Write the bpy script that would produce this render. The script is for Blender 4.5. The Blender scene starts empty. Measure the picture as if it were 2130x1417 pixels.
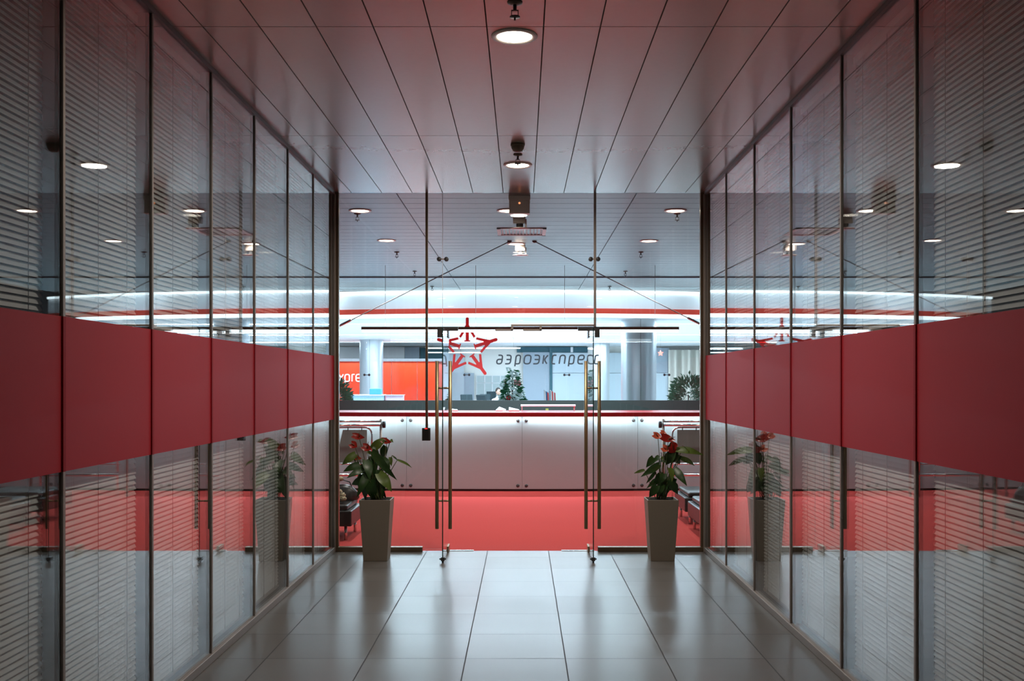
import bpy, bmesh, math, random
from mathutils import Vector, Matrix
random.seed(7)
C = bpy.context.scene.collection
F, HX, HY, EYE = 2138.0, 1086.0, 797.0, 1.657      # focal length and horizon of the photograph, eye height
def X(px, d): return (px - HX) / F * d
def Z(py, d): return EYE + (HY - py) / F * d
def P(px, py, d): return Vector((X(px, d), d, Z(py, d)))

# ------------------------------------------------------------------ mesh builder
class MB:
    def __init__(s): s.v = []; s.f = []; s.sm = []
    def add(s, vs, fs, smooth=False):
        n = len(s.v); s.v += [tuple(v) for v in vs]
        for f in fs: s.f.append([i + n for i in f]); s.sm.append(smooth)
        return s
    def box(s, x0, x1, y0, y1, z0, z1):
        vs = [(x, y, z) for z in (z0, z1) for y in (y0, y1) for x in (x0, x1)]
        return s.add(vs, [(0,2,3,1),(4,5,7,6),(0,1,5,4),(2,6,7,3),(0,4,6,2),(1,3,7,5)])
    def obox(s, c, size, rot=None):
        a, b, d = [k/2 for k in size]; c = Vector(c); M = rot or Matrix.Identity(3)
        vs = [c + M @ Vector((x, y, z)) for z in (-d, d) for y in (-b, b) for x in (-a, a)]
        return s.add(vs, [(0,2,3,1),(4,5,7,6),(0,1,5,4),(2,6,7,3),(0,4,6,2),(1,3,7,5)])
    def frustum(s, c, b, t, z0, z1):           # square taper: b, t = half sizes (x, y)
        vs = [(c[0]+sx*h[0], c[1]+sy*h[1], z) for h, z in ((b, z0), (t, z1)) for sy in (-1, 1) for sx in (-1, 1)]
        return s.add(vs, [(0,2,3,1),(4,5,7,6),(0,1,5,4),(2,6,7,3),(0,4,6,2),(1,3,7,5)])
    def tube(s, pts, r, n=10, cap=True):
        pts = [Vector(p) for p in pts]; R = r if isinstance(r, (list, tuple)) else [r]*len(pts)
        vs = []; up = None
        for i, p in enumerate(pts):
            t = (pts[min(i+1, len(pts)-1)] - pts[max(i-1, 0)]).normalized()
            if up is None:
                up = Vector((0,0,1)) if abs(t.z) < .9 else Vector((1,0,0))
            a = (up - t*up.dot(t)).normalized(); b = t.cross(a); up = a
            for k in range(n):
                q = 2*math.pi*k/n; vs.append(p + (a*math.cos(q) + b*math.sin(q))*R[i])
        fs = [(i*n+k, i*n+(k+1)%n, (i+1)*n+(k+1)%n, (i+1)*n+k) for i in range(len(pts)-1) for k in range(n)]
        s.add(vs, fs, True)
        if cap:
            m = len(s.v) - len(vs); e = m + (len(pts)-1)*n
            s.f.append([m+k for k in range(n)][::-1]); s.sm.append(False)
            s.f.append([e+k for k in range(n)]); s.sm.append(False)
        return s
    def lathe(s, prof, c=(0,0,0), n=24, axis='z'):
        vs = []; c = Vector(c)
        for r, h in prof:
            for k in range(n):
                q = 2*math.pi*k/n; a, b = r*math.cos(q), r*math.sin(q)
                vs.append(c + (Vector((a, b, h)) if axis == 'z' else Vector((a, h, b)) if axis == 'y' else Vector((h, a, b))))
        fs = []
        for i in range(len(prof)-1):
            for k in range(n):
                fs.append((i*n+k, i*n+(k+1)%n, (i+1)*n+(k+1)%n, (i+1)*n+k))
        return s.add(vs, fs, True)
    def sphere(s, c, r, n=10, m=7, sc=(1,1,1)):
        vs = []; c = Vector(c)
        for i in range(m+1):
            a = math.pi*i/m
            for k in range(n):
                q = 2*math.pi*k/n
                vs.append(c + Vector((r*sc[0]*math.sin(a)*math.cos(q), r*sc[1]*math.sin(a)*math.sin(q), r*sc[2]*math.cos(a))))
        return s.add(vs, [(i*n+k, (i+1)*n+k, (i+1)*n+(k+1)%n, i*n+(k+1)%n) for i in range(m) for k in range(n)], True)
    def poly(s, pts, off):                      # flat outline extruded by the vector off
        n = len(pts); o = Vector(off); pts = [Vector(p) for p in pts]
        return s.add(pts + [p + o for p in pts], [list(range(n))[::-1], [n+i for i in range(n)]] + [(i, (i+1)%n, n+(i+1)%n, n+i) for i in range(n)])
    def arc(s, x0, x1, z0, z1, R, yc, th, n=24):  # vertical slab on an arc whose nearest point is yc, bulging towards the camera
        def y(x, d): return yc + R - math.sqrt((R-d)**2 - x*x)
        vs = []
        for i in range(n+1):
            x = x0 + (x1-x0)*i/n
            vs += [(x, y(x,0), z0), (x, y(x,0), z1), (x, y(x,0)+th, z1), (x, y(x,0)+th, z0)]
        fs = [(i*4+k, (i+1)*4+k, (i+1)*4+(k+1)%4, i*4+(k+1)%4) for i in range(n) for k in range(4)]
        fs = [f[::-1] for f in fs] + [(0,1,2,3), (4*n+3, 4*n+2, 4*n+1, 4*n)]
        return s.add(vs, fs)
    def build(s, name, mat, parent=None, bevel=0, org=None):
        me = bpy.data.meshes.new(name)
        vs = s.v if org is None else [(v[0]-org[0], v[1]-org[1], v[2]-org[2]) for v in s.v]
        me.from_pydata(vs, [], s.f); me.update()
        for p, q in zip(me.polygons, s.sm): p.use_smooth = q
        bm = bmesh.new(); bm.from_mesh(me); bmesh.ops.recalc_face_normals(bm, faces=bm.faces); bm.to_mesh(me); bm.free()
        me.materials.append(mat)
        o = bpy.data.objects.new(name, me); C.objects.link(o)
        if parent is not None: o.parent = parent
        if org is not None: o.location = org
        if bevel:
            b = o.modifiers.new('b', 'BEVEL'); b.width = bevel; b.segments = 3; b.limit_method = 'ANGLE'; b.angle_limit = math.radians(40)
        return o

def tag(o, label=None, cat=None, group=None, kind=None):
    if label: o['label'] = label
    if cat: o['category'] = cat
    if group: o['group'] = group
    if kind: o['kind'] = kind
    return o
def thing(name, label, cat, loc=(0,0,0), group=None, rz=0):
    o = bpy.data.objects.new(name, None); C.objects.link(o); o.location = loc; o.rotation_euler = (0,0,rz); o.empty_display_size = .1
    return tag(o, label, cat, group)
def root(name, loc=(0,0,0)):
    o = bpy.data.objects.new(name, None); C.objects.link(o); o.location = loc; o.empty_display_size = .1; o['kind'] = 'structure'
    return o
def struct(name, mb, m, parent=None, bevel=0):
    o = mb.build(name, m, parent, bevel)
    if parent is None: o['kind'] = 'structure'
    return o
def dup(r, loc, label=None, group=None):
    c = r.copy(); C.objects.link(c); c.location = loc
    if label: c['label'] = label
    if group: c['group'] = group
    for ch in list(r.children):
        d = ch.copy(); C.objects.link(d); d.parent = c
        for g in list(ch.children):
            e = g.copy(); C.objects.link(e); e.parent = d
    return c

# ------------------------------------------------------------------ materials
def nt(name):
    m = bpy.data.materials.new(name); m.use_nodes = True; t = m.node_tree; t.nodes.clear()
    o = t.nodes.new('ShaderNodeOutputMaterial'); return m, t, o
def L(t, a, b): t.links.new(a, b)
def math_(t, op, a, b=None):
    n = t.nodes.new('ShaderNodeMath'); n.operation = op
    for i, v in enumerate((a, b)):
        if v is None: continue
        if isinstance(v, (int, float)): n.inputs[i].default_value = v
        else: L(t, v, n.inputs[i])
    return n.outputs[0]
def mat(name, col, rough=.5, metal=0, spec=.5, var=.06, scale=40, bump=0, aniso=None, emit=None, estr=0, coat=0):
    m, t, o = nt(name); b = t.nodes.new('ShaderNodeBsdfPrincipled'); L(t, b.outputs[0], o.inputs[0])
    b.inputs['Roughness'].default_value = rough; b.inputs['Metallic'].default_value = metal
    b.inputs['Specular IOR Level'].default_value = spec; b.inputs['Coat Weight'].default_value = coat
    tc = t.nodes.new('ShaderNodeTexCoord'); mp = t.nodes.new('ShaderNodeMapping'); L(t, tc.outputs['Object'], mp.inputs[0])
    if aniso: mp.inputs['Scale'].default_value = aniso
    nz = t.nodes.new('ShaderNodeTexNoise'); nz.inputs['Scale'].default_value = scale; L(t, mp.outputs[0], nz.inputs['Vector'])
    mx = t.nodes.new('ShaderNodeMix'); mx.data_type = 'RGBA'; L(t, nz.outputs[0], mx.inputs[0])
    mx.inputs[6].default_value = tuple(max(0, c*(1-var)) for c in col) + (1,); mx.inputs[7].default_value = tuple(min(1, c*(1+var)) for c in col) + (1,)
    L(t, mx.outputs[2], b.inputs['Base Color'])
    if bump:
        bp = t.nodes.new('ShaderNodeBump'); bp.inputs['Strength'].default_value = bump; bp.inputs['Distance'].default_value = .002
        L(t, nz.outputs[0], bp.inputs['Height']); L(t, bp.outputs[0], b.inputs['Normal'])
    if emit: b.inputs['Emission Color'].default_value = (*emit, 1); b.inputs['Emission Strength'].default_value = estr
    return m
def emis(name, col, s):
    m, t, o = nt(name); e = t.nodes.new('ShaderNodeEmission'); e.inputs[0].default_value = (*col, 1); e.inputs[1].default_value = s
    L(t, e.outputs[0], o.inputs[0]); return m
def glass(name, tint=(.97,.985,.98), r0=.04, rough=0.0, boost=1.0, double=False):
    m, t, o = nt(name)
    lw = t.nodes.new('ShaderNodeLayerWeight'); lw.inputs[0].default_value = .5
    f = math_(t, 'POWER', lw.outputs['Facing'], 5.0); f = math_(t, 'MULTIPLY', f, (1-r0)*boost); f = math_(t, 'ADD', f, r0)
    if double: f = math_(t, 'DIVIDE', math_(t, 'MULTIPLY', f, 2.0), math_(t, 'ADD', f, 1.0))      # insulated unit: two sheets per face
    tr = t.nodes.new('ShaderNodeBsdfTransparent'); tr.inputs[0].default_value = (*tint, 1)
    gl = t.nodes.new('ShaderNodeBsdfGlossy'); gl.inputs['Roughness'].default_value = rough; gl.inputs[0].default_value = (.98,.99,1,1)
    mx = t.nodes.new('ShaderNodeMixShader'); L(t, f, mx.inputs[0]); L(t, tr.outputs[0], mx.inputs[1]); L(t, gl.outputs[0], mx.inputs[2])
    L(t, mx.outputs[0], o.inputs[0]); return m
def film(name, col, opacity):
    m, t, o = nt(name)
    tr = t.nodes.new('ShaderNodeBsdfTransparent'); tr.inputs[0].default_value = (*[min(1, c*1.15+.02) for c in col], 1)
    b = t.nodes.new('ShaderNodeBsdfPrincipled'); b.inputs['Base Color'].default_value = (*col, 1); b.inputs['Roughness'].default_value = .4
    mx = t.nodes.new('ShaderNodeMixShader'); mx.inputs[0].default_value = opacity
    L(t, tr.outputs[0], mx.inputs[1]); L(t, b.outputs[0], mx.inputs[2]); L(t, mx.outputs[0], o.inputs[0]); return m
def tiles(name):
    m, t, o = nt(name); b = t.nodes.new('ShaderNodeBsdfPrincipled'); L(t, b.outputs[0], o.inputs[0])
    tc = t.nodes.new('ShaderNodeTexCoord'); sp = t.nodes.new('ShaderNodeSeparateXYZ'); L(t, tc.outputs['Object'], sp.inputs[0])
    def cell(v, off):
        u = math_(t, 'DIVIDE', math_(t, 'SUBTRACT', v, off), .6); fl = math_(t, 'FLOOR', u); fr = math_(t, 'SUBTRACT', u, fl)
        d = math_(t, 'ABSOLUTE', math_(t, 'SUBTRACT', fr, .5)); return fl, math_(t, 'GREATER_THAN', d, .5 - .0034/.6)
    fx, gx = cell(sp.outputs[0], -.34 - 6); fy, gy = cell(sp.outputs[1], 9.78 - 30)
    g = math_(t, 'MAXIMUM', gx, gy)
    cb = t.nodes.new('ShaderNodeCombineXYZ'); L(t, fx, cb.inputs[0]); L(t, fy, cb.inputs[1])
    wn = t.nodes.new('ShaderNodeTexWhiteNoise'); wn.noise_dimensions = '2D'; L(t, cb.outputs[0], wn.inputs['Vector'])
    nz = t.nodes.new('ShaderNodeTexNoise'); nz.inputs['Scale'].default_value = 2.5; nz.inputs['Detail'].default_value = 2; L(t, tc.outputs['Object'], nz.inputs['Vector'])
    v = math_(t, 'ADD', math_(t, 'MULTIPLY', wn.outputs[0], .6), math_(t, 'MULTIPLY', nz.outputs[0], .4))
    mx = t.nodes.new('ShaderNodeMix'); mx.data_type = 'RGBA'; L(t, v, mx.inputs[0])
    mx.inputs[6].default_value = (.150,.142,.135,1); mx.inputs[7].default_value = (.180,.171,.163,1)
    m2 = t.nodes.new('ShaderNodeMix'); m2.data_type = 'RGBA'; L(t, g, m2.inputs[0]); L(t, mx.outputs[2], m2.inputs[6]); m2.inputs[7].default_value = (.03,.03,.03,1)
    L(t, m2.outputs[2], b.inputs['Base Color'])
    r = math_(t, 'ADD', math_(t, 'MULTIPLY', g, .5), .25); L(t, r, b.inputs['Roughness'])
    bp = t.nodes.new('ShaderNodeBump'); bp.inputs['Strength'].default_value = .5; bp.inputs['Distance'].default_value = .002
    L(t, math_(t, 'MULTIPLY', g, -1), bp.inputs['Height']); L(t, bp.outputs[0], b.inputs['Normal']); b.inputs['Specular IOR Level'].default_value = .36
    return m
def stripes(name, a, c, scale, axis=2, rough=.7, dist=1.5):
    m, t, o = nt(name); b = t.nodes.new('ShaderNodeBsdfPrincipled'); L(t, b.outputs[0], o.inputs[0]); b.inputs['Roughness'].default_value = rough
    tc = t.nodes.new('ShaderNodeTexCoord'); w = t.nodes.new('ShaderNodeTexWave'); w.bands_direction = 'XYZ'[axis]
    w.inputs['Scale'].default_value = scale; w.inputs['Distortion'].default_value = dist; L(t, tc.outputs['Object'], w.inputs[0])
    r = t.nodes.new('ShaderNodeValToRGB'); r.color_ramp.interpolation = 'CONSTANT'
    r.color_ramp.elements[0].color = (*a, 1); r.color_ramp.elements[1].color = (*c, 1); r.color_ramp.elements[1].position = .45
    L(t, w.outputs[1], r.inputs[0]); L(t, r.outputs[0], b.inputs['Base Color']); return m

WARM, COOL = (1, .87, .74), (.66, .85, 1)
M = dict(
    tile=tiles('floor_tile'), carpet=mat('red_carpet', (.50,.060,.054), .95, 0, .1, .30, 110, .5),
    hallfloor=mat('pale_hall_floor', (.55,.57,.58), .3),
    ceil=mat('ceiling_metal', (.42,.425,.395), .26, .55, .5, .03, 25), ceilback=mat('ceiling_gap', (.12,.11,.105), .8),
    ceil2=mat('lobby_ceiling_metal', (.18,.245,.255), .36, .20, .4, .03, 25),
    hallceil=mat('hall_ceiling', (.80,.82,.84), .6),
    alu=mat('aluminium', (.36,.32,.29), .5, .6, .5, .05, 60), aludark=mat('dark_aluminium', (.06,.052,.048), .5, .3),
    rod=mat('rod_steel', (.16,.16,.17), .45, .4),
    bronze=mat('bronze_rail', (.24,.18,.12), .35, .8), brass=mat('brushed_brass_steel', (.36,.27,.15), .38, .9, .5, .08, 30, 0, (1,1,.05)),
    band=mat('red_film', (.47,.023,.036), .58, 0, .2, .05, 300, .05), bandd=mat('red_film_dark', (.34,.010,.018), .6, 0, .15),
    slat=mat('blind_slat', (.84,.90,.92), .42, 0, .5, .03), cord=mat('blind_cord', (.14,.14,.14), .8), rail=mat('blind_rail', (.55,.55,.55), .5),
    glass=glass('clear_glass', boost=1.0), wallglass=glass('partition_glass', (.985,.992,.99), .04, 0, 1.0, True), rearglass=glass('rear_glass', (.985,.995,.995), .04),
    edge=mat('glass_edge_green', (.012,.045,.035), .25),
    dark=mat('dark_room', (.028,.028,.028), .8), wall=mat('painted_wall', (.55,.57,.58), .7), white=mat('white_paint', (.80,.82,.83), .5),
    steel=mat('brushed_steel', (.47,.575,.60), .36, .40, .5, .05, 12, .0, (1,1,30)), chrome=mat('chrome', (.75,.75,.75), .12, 1),
    colsteel=mat('column_cladding', (.62,.66,.70), .30, .75, .5, .04, 14, 0, (20,20,1)),
    redlip=mat('red_counter_edge', (.38,.008,.012), .35), redfascia=mat('red_fascia_strip', (.72,.045,.018), .5),
    darkgreen=mat('grey_green_laminate', (.062,.078,.070), .55), black=mat('black_plastic', (.015,.015,.017), .4), blackgrey=mat('charcoal_metal', (.06,.06,.06), .4, .3),
    leather=mat('black_leather', (.022,.02,.02), .34, 0, .5, .15, 90, .25),
    planter=mat('stone_grey_planter', (.25,.22,.175), .55, 0, .4, .06, 140, .08), soil=mat('dark_soil', (.012,.009,.007), .95, 0, .2, .4, 90, .8),
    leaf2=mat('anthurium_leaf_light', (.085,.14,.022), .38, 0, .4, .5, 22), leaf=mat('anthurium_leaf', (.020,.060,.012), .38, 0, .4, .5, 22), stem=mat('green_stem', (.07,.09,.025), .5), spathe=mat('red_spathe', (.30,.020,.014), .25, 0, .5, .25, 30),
    spathe2=mat('orange_spathe', (.62,.12,.06), .3, 0, .5, .25, 30), spadix=mat('dark_spadix', (.10,.05,.02), .5),
    lamp=emis('downlight_glow', (1, .88, .70), 14), led=emis('cool_led', (.80,.93,1), 3.5), led2=emis('cool_led_soft', (.88,.96,1), 2.6), redled=emis('red_led', (1,.02,.02), 3),
    star=film('red_logo_film', (.88,.06,.055), .6), ink=mat('dark_logo_letters', (.055,.075,.085), .5),
    booth=mat('orange_red_glass_panel', (.56,.042,.014), .10, 0, .6, .30, 1.3, 0, None, (1,.05,.012), .16), boothd=mat('red_booth_return', (.34,.05,.035), .3),  # booth: mottled reflections and a faint glow put into the panel colour
    paper=mat('white_paper', (.90,.91,.91), .6), note=mat('yellow_note', (.45,.48,.10), .7),
    bluegrey=mat('blue_grey_panel', (.34,.40,.46), .45), paleblue=mat('pale_blue_panel', (.52,.60,.65), .4), teal=mat('dark_teal', (.02,.10,.13), .5),
    cream=mat('cream_wall', (.80,.79,.74), .6), winglass=mat('window_blind_glass', (.45,.52,.52), .2), clad=mat('ribbed_steel_cladding', (.58,.55,.48), .45, .5),
    chairs=mat('dark_chair_fabric', (.012,.030,.036), .8),
    camgrey=mat('camera_housing', (.38,.32,.30), .4),
    fir=mat('fir_needles', (.022,.15,.065), .6, 0, .3, .6, 60), fic=mat('ficus_leaf', (.06,.26,.15), .45, 0, .4, .5, 40), bark=mat('bark', (.08,.05,.03), .8),
    frost=mat('white_bow', (.75,.86,.84), .5), ball=mat('red_bauble', (.55,.06,.06), .2, .2), pink=mat('pink_bow', (.70,.35,.33), .5),
    blue=mat('blue_box', (.05,.28,.68), .4), bluew=stripes('blue_white_goods', (.55,.70,.80), (.10,.30,.50), 14, 0, .5, 3),
    skin=mat('skin', (.55,.34,.25), .5), hair=mat('dark_hair', (.02,.015,.012), .6), shirt=mat('pale_shirt', (.70,.75,.78), .7), trouser=mat('dark_trousers', (.03,.035,.05), .8),
    striped=stripes('cream_black_cloth', (.02,.018,.015), (.62,.52,.32), 26, 2, .9, 6), flagw=mat('white_flag', (.8,.8,.8), .7), flagb=mat('blue_stripe', (.03,.14,.30), .7), flagr=mat('red_stripe', (.70,.08,.07), .7),
    greyglass=film('grey_panel', (.24,.30,.28), .75), sensor=mat('pale_plastic', (.84,.78,.76), .35), plastic=mat('white_plastic', (.75,.74,.70), .4), detect=mat('beige_plastic', (.12,.10,.075), .4),
)

# ------------------------------------------------------------------ camera
cam = bpy.data.cameras.new('camera'); co = bpy.data.objects.new('camera', cam); C.objects.link(co)
co.location = (0, 0, EYE); co.rotation_euler = (math.pi/2, 0, 0)
cam.sensor_width = 36; cam.lens = 36*F/2130; cam.shift_x = (1065-HX)/2130; cam.shift_y = (HY-708.5)/2130
cam.clip_start = .05; cam.clip_end = 200
bpy.context.scene.camera = co

# ------------------------------------------------------------------ dimensions
XL, XR, YP, ZC = -1.85, 1.80, 10.12, 3.53
YD, YG, YF, YH = 15.72, 18.1, 20.7, 37.5        # desk front, rear glass, fascia, far hall wall
ZH = 3.0

# ------------------------------------------------------------------ corridor shell
struct('floor', MB().box(XL-1.4, XR+1.4, -3, YP+.03, -.12, 0), M['tile'])
struct('trim_1', MB().box(XL, -.98, YP-.035, YP+.035, 0, .046).box(.93-.185, XR, YP-.035, YP+.035, 0, .046), M['bronze'], bevel=.004)
def seam_ceiling(xs, ys, z, gap, ch):
    mb = MB()
    for i in range(len(xs)-1):
        for j in range(len(ys)-1):
            x0, x1, y0, y1 = xs[i]+gap, xs[i+1]-gap, ys[j]+gap, ys[j+1]-gap
            if x1-x0 < .02 or y1-y0 < .02: continue
            vs = [(x0+ch,y0+ch,z),(x1-ch,y0+ch,z),(x1-ch,y1-ch,z),(x0+ch,y1-ch,z),(x0,y0,z+.012),(x1,y0,z+.012),(x1,y1,z+.012),(x0,y1,z+.012)]
            mb.add(vs, [(0,1,2,3),(0,4,5,1),(1,5,6,2),(2,6,7,3),(3,7,4,0),(4,7,6,5)])
    return mb
xs = [XL+.012] + [x for x in [-.1856+.2985*k for k in range(-8, 9)] if XL+.05 < x < XR-.05] + [XR-.012]
ceil = root('ceiling')
seam_ceiling(xs, [-3, .68, 3.04, 5.40, 7.78, YP], ZC, .0008, .0028).build('panel', M['ceil'], ceil)
MB().box(XL-1.4, XR+1.4, -3, YP, ZC+.0125, ZC+.12).build('backing', M['ceilback'], ceil)
# corner strip between ceiling and glass walls
struct('trim_2', MB().box(XL-.11, XL+.014, .5, YP, ZC-.028, ZC+.01), M['rod'])
struct('trim_3', MB().box(XR-.014, XR+.11, .5, YP, ZC-.028, ZC+.01), M['rod'])
struct('baseboard_left', MB().box(XL-.02, XL+.018, .5, YP-.05, 0, .05), M['alu'], bevel=.004)
struct('baseboard_right', MB().box(XR-.018, XR+.02, .5, YP-.05, 0, .05), M['alu'], bevel=.004)
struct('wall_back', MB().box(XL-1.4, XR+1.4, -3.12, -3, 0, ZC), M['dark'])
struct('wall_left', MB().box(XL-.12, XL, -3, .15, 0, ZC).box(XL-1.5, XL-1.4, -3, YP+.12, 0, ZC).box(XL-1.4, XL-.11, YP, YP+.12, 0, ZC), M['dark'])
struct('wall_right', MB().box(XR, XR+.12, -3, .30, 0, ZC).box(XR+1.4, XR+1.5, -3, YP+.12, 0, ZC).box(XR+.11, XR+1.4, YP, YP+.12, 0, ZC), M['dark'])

# ------------------------------------------------------------------ glazed office fronts with blinds
ZB0, ZB1 = 1.30, 1.925
def front(side, edges, n0):
    s = -1 if side == 'left' else 1; xw = XL if s < 0 else XR
    def bx(mb, d0, d1, y0, y1, z0, z1):          # d = distance into the corridor (+) or into the office (-)
        a, b = xw - s*d0, xw - s*d1
        return mb.box(min(a, b), max(a, b), y0, y1, z0, z1)
    for i in range(len(edges)-1):
        y0, y1 = edges[i], edges[i+1]
        w = root('window_%d' % (n0+i), (0,0,0))
        bx(MB(), -.010, 0, y0+.010, y1-.010, .05, ZC-.028).build('pane', M['wallglass'], w)
        bx(MB(), .0002, .0016, y0+.010, y1-.010, ZB0, ZB1).build('red_band', M['band'], w)
        mu = bx(MB(), -.011, .0075, y1-.010, y1+.010, .05, ZC-.028).build('mullion', M['alu'], w)
        bx(MB(), -.075, -.011, y1-.016, y1+.016, .05, ZC-.028).build('post', M['aludark'], mu)
        bx(MB(), .0002, .0087, y1-.0115, y1+.0115, ZB0, ZB1).build('band_wrap', M['bandd'], mu)  # same film as the band, mullion shading put into a darker red
def blind(side, y0, y1, label):
    s = -1 if side == 'left' else 1; xw = (XL if s < 0 else XR) + s*.072
    t = thing('venetian_blind', label, 'blind', (xw, (y0+y1)/2, 0), 'venetian blinds behind the corridor glass')
    h = (y1-y0)/2 - .03; top, bot = ZC-.09, .075
    MB().box(-.016, .016, -h, h, top, top+.04).build('headrail', M['rail'], t)
    MB().box(-.013, .013, -h, h, bot-.018, bot).build('bottom_rail', M['rail'], t, .003)
    mb = MB(); n = int((top-bot-.02)/.0262); a = math.radians(59)
    for k in range(n):
        z = bot + .02 + k*.0262; pr = []
        for q, c in ((-1, 0), (-.33, .0016), (.33, .0016), (1, 0)):
            l = q*.014                                  # outer edge low, inner edge high
            pr.append((s*(l*math.cos(a) - c*math.sin(a)), z + l*math.sin(a) + c*math.cos(a)))
        vs = [(x, yy, zz) for x, zz in pr for yy in (-h, h)]
        mb.add(vs, [(0,1,3,2),(2,3,5,4),(4,5,7,6)], True)
    mb.build('slats', M['slat'], t)
    for q in (-.72, 0, .72):
        MB().tube([(-s*.0115, q*h, bot), (-s*.0115, q*h, top)], .0016, 5).build('cord', M['cord'], t)
    return t
EL = [.20, 1.175, 2.165, 3.15, 4.137, 5.13, 6.115, 7.10, 8.11, 9.10, 10.07]
ER = [.34, 1.43, 2.52, 3.60, 4.693, 5.79, 6.88, 7.965, 9.065, 10.08]
front('left', EL, 1); front('right', ER, 11)
ORD = ['nearest to the camera', 'second from the camera', 'third from the camera', 'fourth from the camera', 'fifth from the camera', 'sixth from the camera', 'last, against the partition']
for i in range(7):
    blind('left', EL[3+i], EL[4+i], 'grey venetian blind behind left glass wall, ' + (ORD[i] if i < 6 else ORD[6]))
for i in range(6):
    blind('right', ER[3+i], ER[4+i], 'grey venetian blind behind right glass wall, ' + (ORD[i] if i < 5 else ORD[6]))
# blinds further back are never in view; plain office fronts carry on behind the camera

# ------------------------------------------------------------------ glass end partition and doors
def pane(mb, name, parent, m=None): return mb.build(name, m or M['glass'], parent)
XJL, XJR = -.781, .712
w = root('window_21')
pane(MB().box(XL+.05, XJL-.003, YP-.006, YP+.006, .02, ZC), 'pane', w)
MB().box(XJL-.003, XJL-.0022, YP-.006, YP+.006, .046, 2.17).build('glass_edge', M['edge'], w)
w2 = root('window_22')
pane(MB().box(XJR+.003, XR-.05, YP-.006, YP+.006, .02, ZC), 'pane', w2)
MB().box(XJR+.0022, XJR+.003, YP-.006, YP+.006, .046, 2.17).build('glass_edge', M['edge'], w2)
w3 = root('window_23')
pane(MB().box(XJL+.001, XJR-.001, YP-.006, YP+.006, 2.185, ZC), 'pane', w3)
MB().box(XJL-.0028, XJL+.0008, YP-.0065, YP+.0065, 2.185, ZC).build('joint_seal', M['plastic'], w3)
for x in (XJL, XJR):
    for s in (-1, 1):
        MB().lathe([(0,-.022),(.020,-.022),(.022,-.018),(.022,.018),(.020,.022),(0,.022)], (x+s*.036, YP, Z(539.5, YP)), 18, 'y').build('glass_clamp', M['blackgrey'], w3)
    MB().box(x-.03, x+.03, YP-.016, YP-.007, Z(539.5, YP)-.006, Z(539.5, YP)+.006).build('clamp_bridge', M['alu'], w3)
for s, x in ((-1, XL), (1, XR)):
    mb = MB(); a, b = sorted((x, x-s*.048)); mb.box(a, b, YP-.03, YP+.03, 0, ZC); struct('trim_%d' % (4+(s>0)), mb, M['bronze'], bevel=.003)
    a, b = sorted((x-s*.0, x-s*.022)); struct('trim_%d' % (6+(s>0)), MB().box(a, b, YP-.06, YP-.03, 0, ZC-.02), M['alu'], bevel=.003)
struct('trim_8', MB().box(XJL, X(985,YP), YP+.01, YP+.07, -.005, .004).box(X(1168,YP), XJR, YP+.01, YP+.07, -.005, .004), M['chrome'])
for s, xj, xp, nm in ((-1, XJL, -.731, 'door_1'), (1, XJR, .656, 'door_2')):
    d = root(nm, (xp, YP, 0))                      # swung open square to the partition, towards the corridor
    y0, y1 = -.665, .075
    leaf = MB().box(-.005, .005, y0, y1, .012, 2.165); lf = leaf.build('glass_leaf', M['glass'], d)
    MB().box(-.005, .005, y0-.0012, y0-.0004, .012, 2.165).build('glass_edge', M['edge'], lf)
    for q in (-1, 1):
        mb = MB().tube([(q*.0615, y0+.11, .30), (q*.0615, y0+.11, 1.862)], .0165, 14)
        for z in (.56, 1.61): mb.tube([(q*.005, y0+.11, z), (q*.06, y0+.11, z)], .009, 10)
        mb.build('pull_handle', M['brass'], d)
    MB().box(-.014, .014, y1-.17, y1+.004, .005, .062).build('bottom_patch', M['brass'], d, .003)
    MB().box(-.017, .017, y0-.004, y0+.06, .018, .052).box(-.03, .03, y0+.008, y0+.03, .028, .044).box(-.009, .009, y0+.006, y0+.03, .0, .03).build('corner_lock', M['blackgrey'], d, .003)
    MB().box(-.012, .012, y1-.16, y1+.002, 2.10, 2.172).build('top_patch', M['blackgrey'], d, .003)
    w_ = w3
    px0, px1 = (910, 953) if s < 0 else (1202, 1247)
    mb = MB().box(X(px0,YP), X(px1,YP), YP-.022, YP+.022, Z(688.5,YP), Z(680,YP))
    a, b = (X(px0,YP), X(920,YP)) if s < 0 else (X(1237,YP), X(px1,YP))
    mb.box(a, b, YP-.022, YP+.022, Z(702,YP), Z(688,YP)); mb.build('corner_patch', M['blackgrey'], w_, .002)

# cable trunking, card reader, door contacts
t = thing('cable_trunking', 'slim metal cable trunking running from ceiling down to card reader', 'trunking', (X(887.5,10.09), 10.098, 0))
MB().box(-.012, .012, -.012, .012, Z(891,10.09), ZC).build('channel', M['bronze'], t, .002)
t = thing('card_reader', 'small black card reader hanging under the cable trunking, red light on top', 'card reader', (X(886.5,10.09), 10.096, 0))
z0, z1 = Z(917,10.09), Z(890.5,10.09)
MB().box(-.041, .041, -.012, .014, z0, z1).build('housing', M['blackgrey'], t, .004)
MB().box(-.028, .028, -.018, -.0119, z0+.012, z1-.012).build('reading_face', M['black'], t, .003)
MB().box(-.012, .012, -.017, -.0115, z1-.010, z1-.002).build('status_light', M['redled'], t)
t = thing('cable_trunking', 'bent metal cable trunking from ceiling along door head, right of centre', 'trunking', (0, 10.10, 0))
x = X(1237.5, 10.10)
MB().box(x-.012, x+.012, -.012, .006, Z(680,10.1), ZC).build('channel', M['alu'], t, .002)
MB().box(X(1063,10.1), x, -.012, .006, Z(679.2,10.1), Z(674.8,10.1)).build('channel', M['alu'], t, .002)
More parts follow.
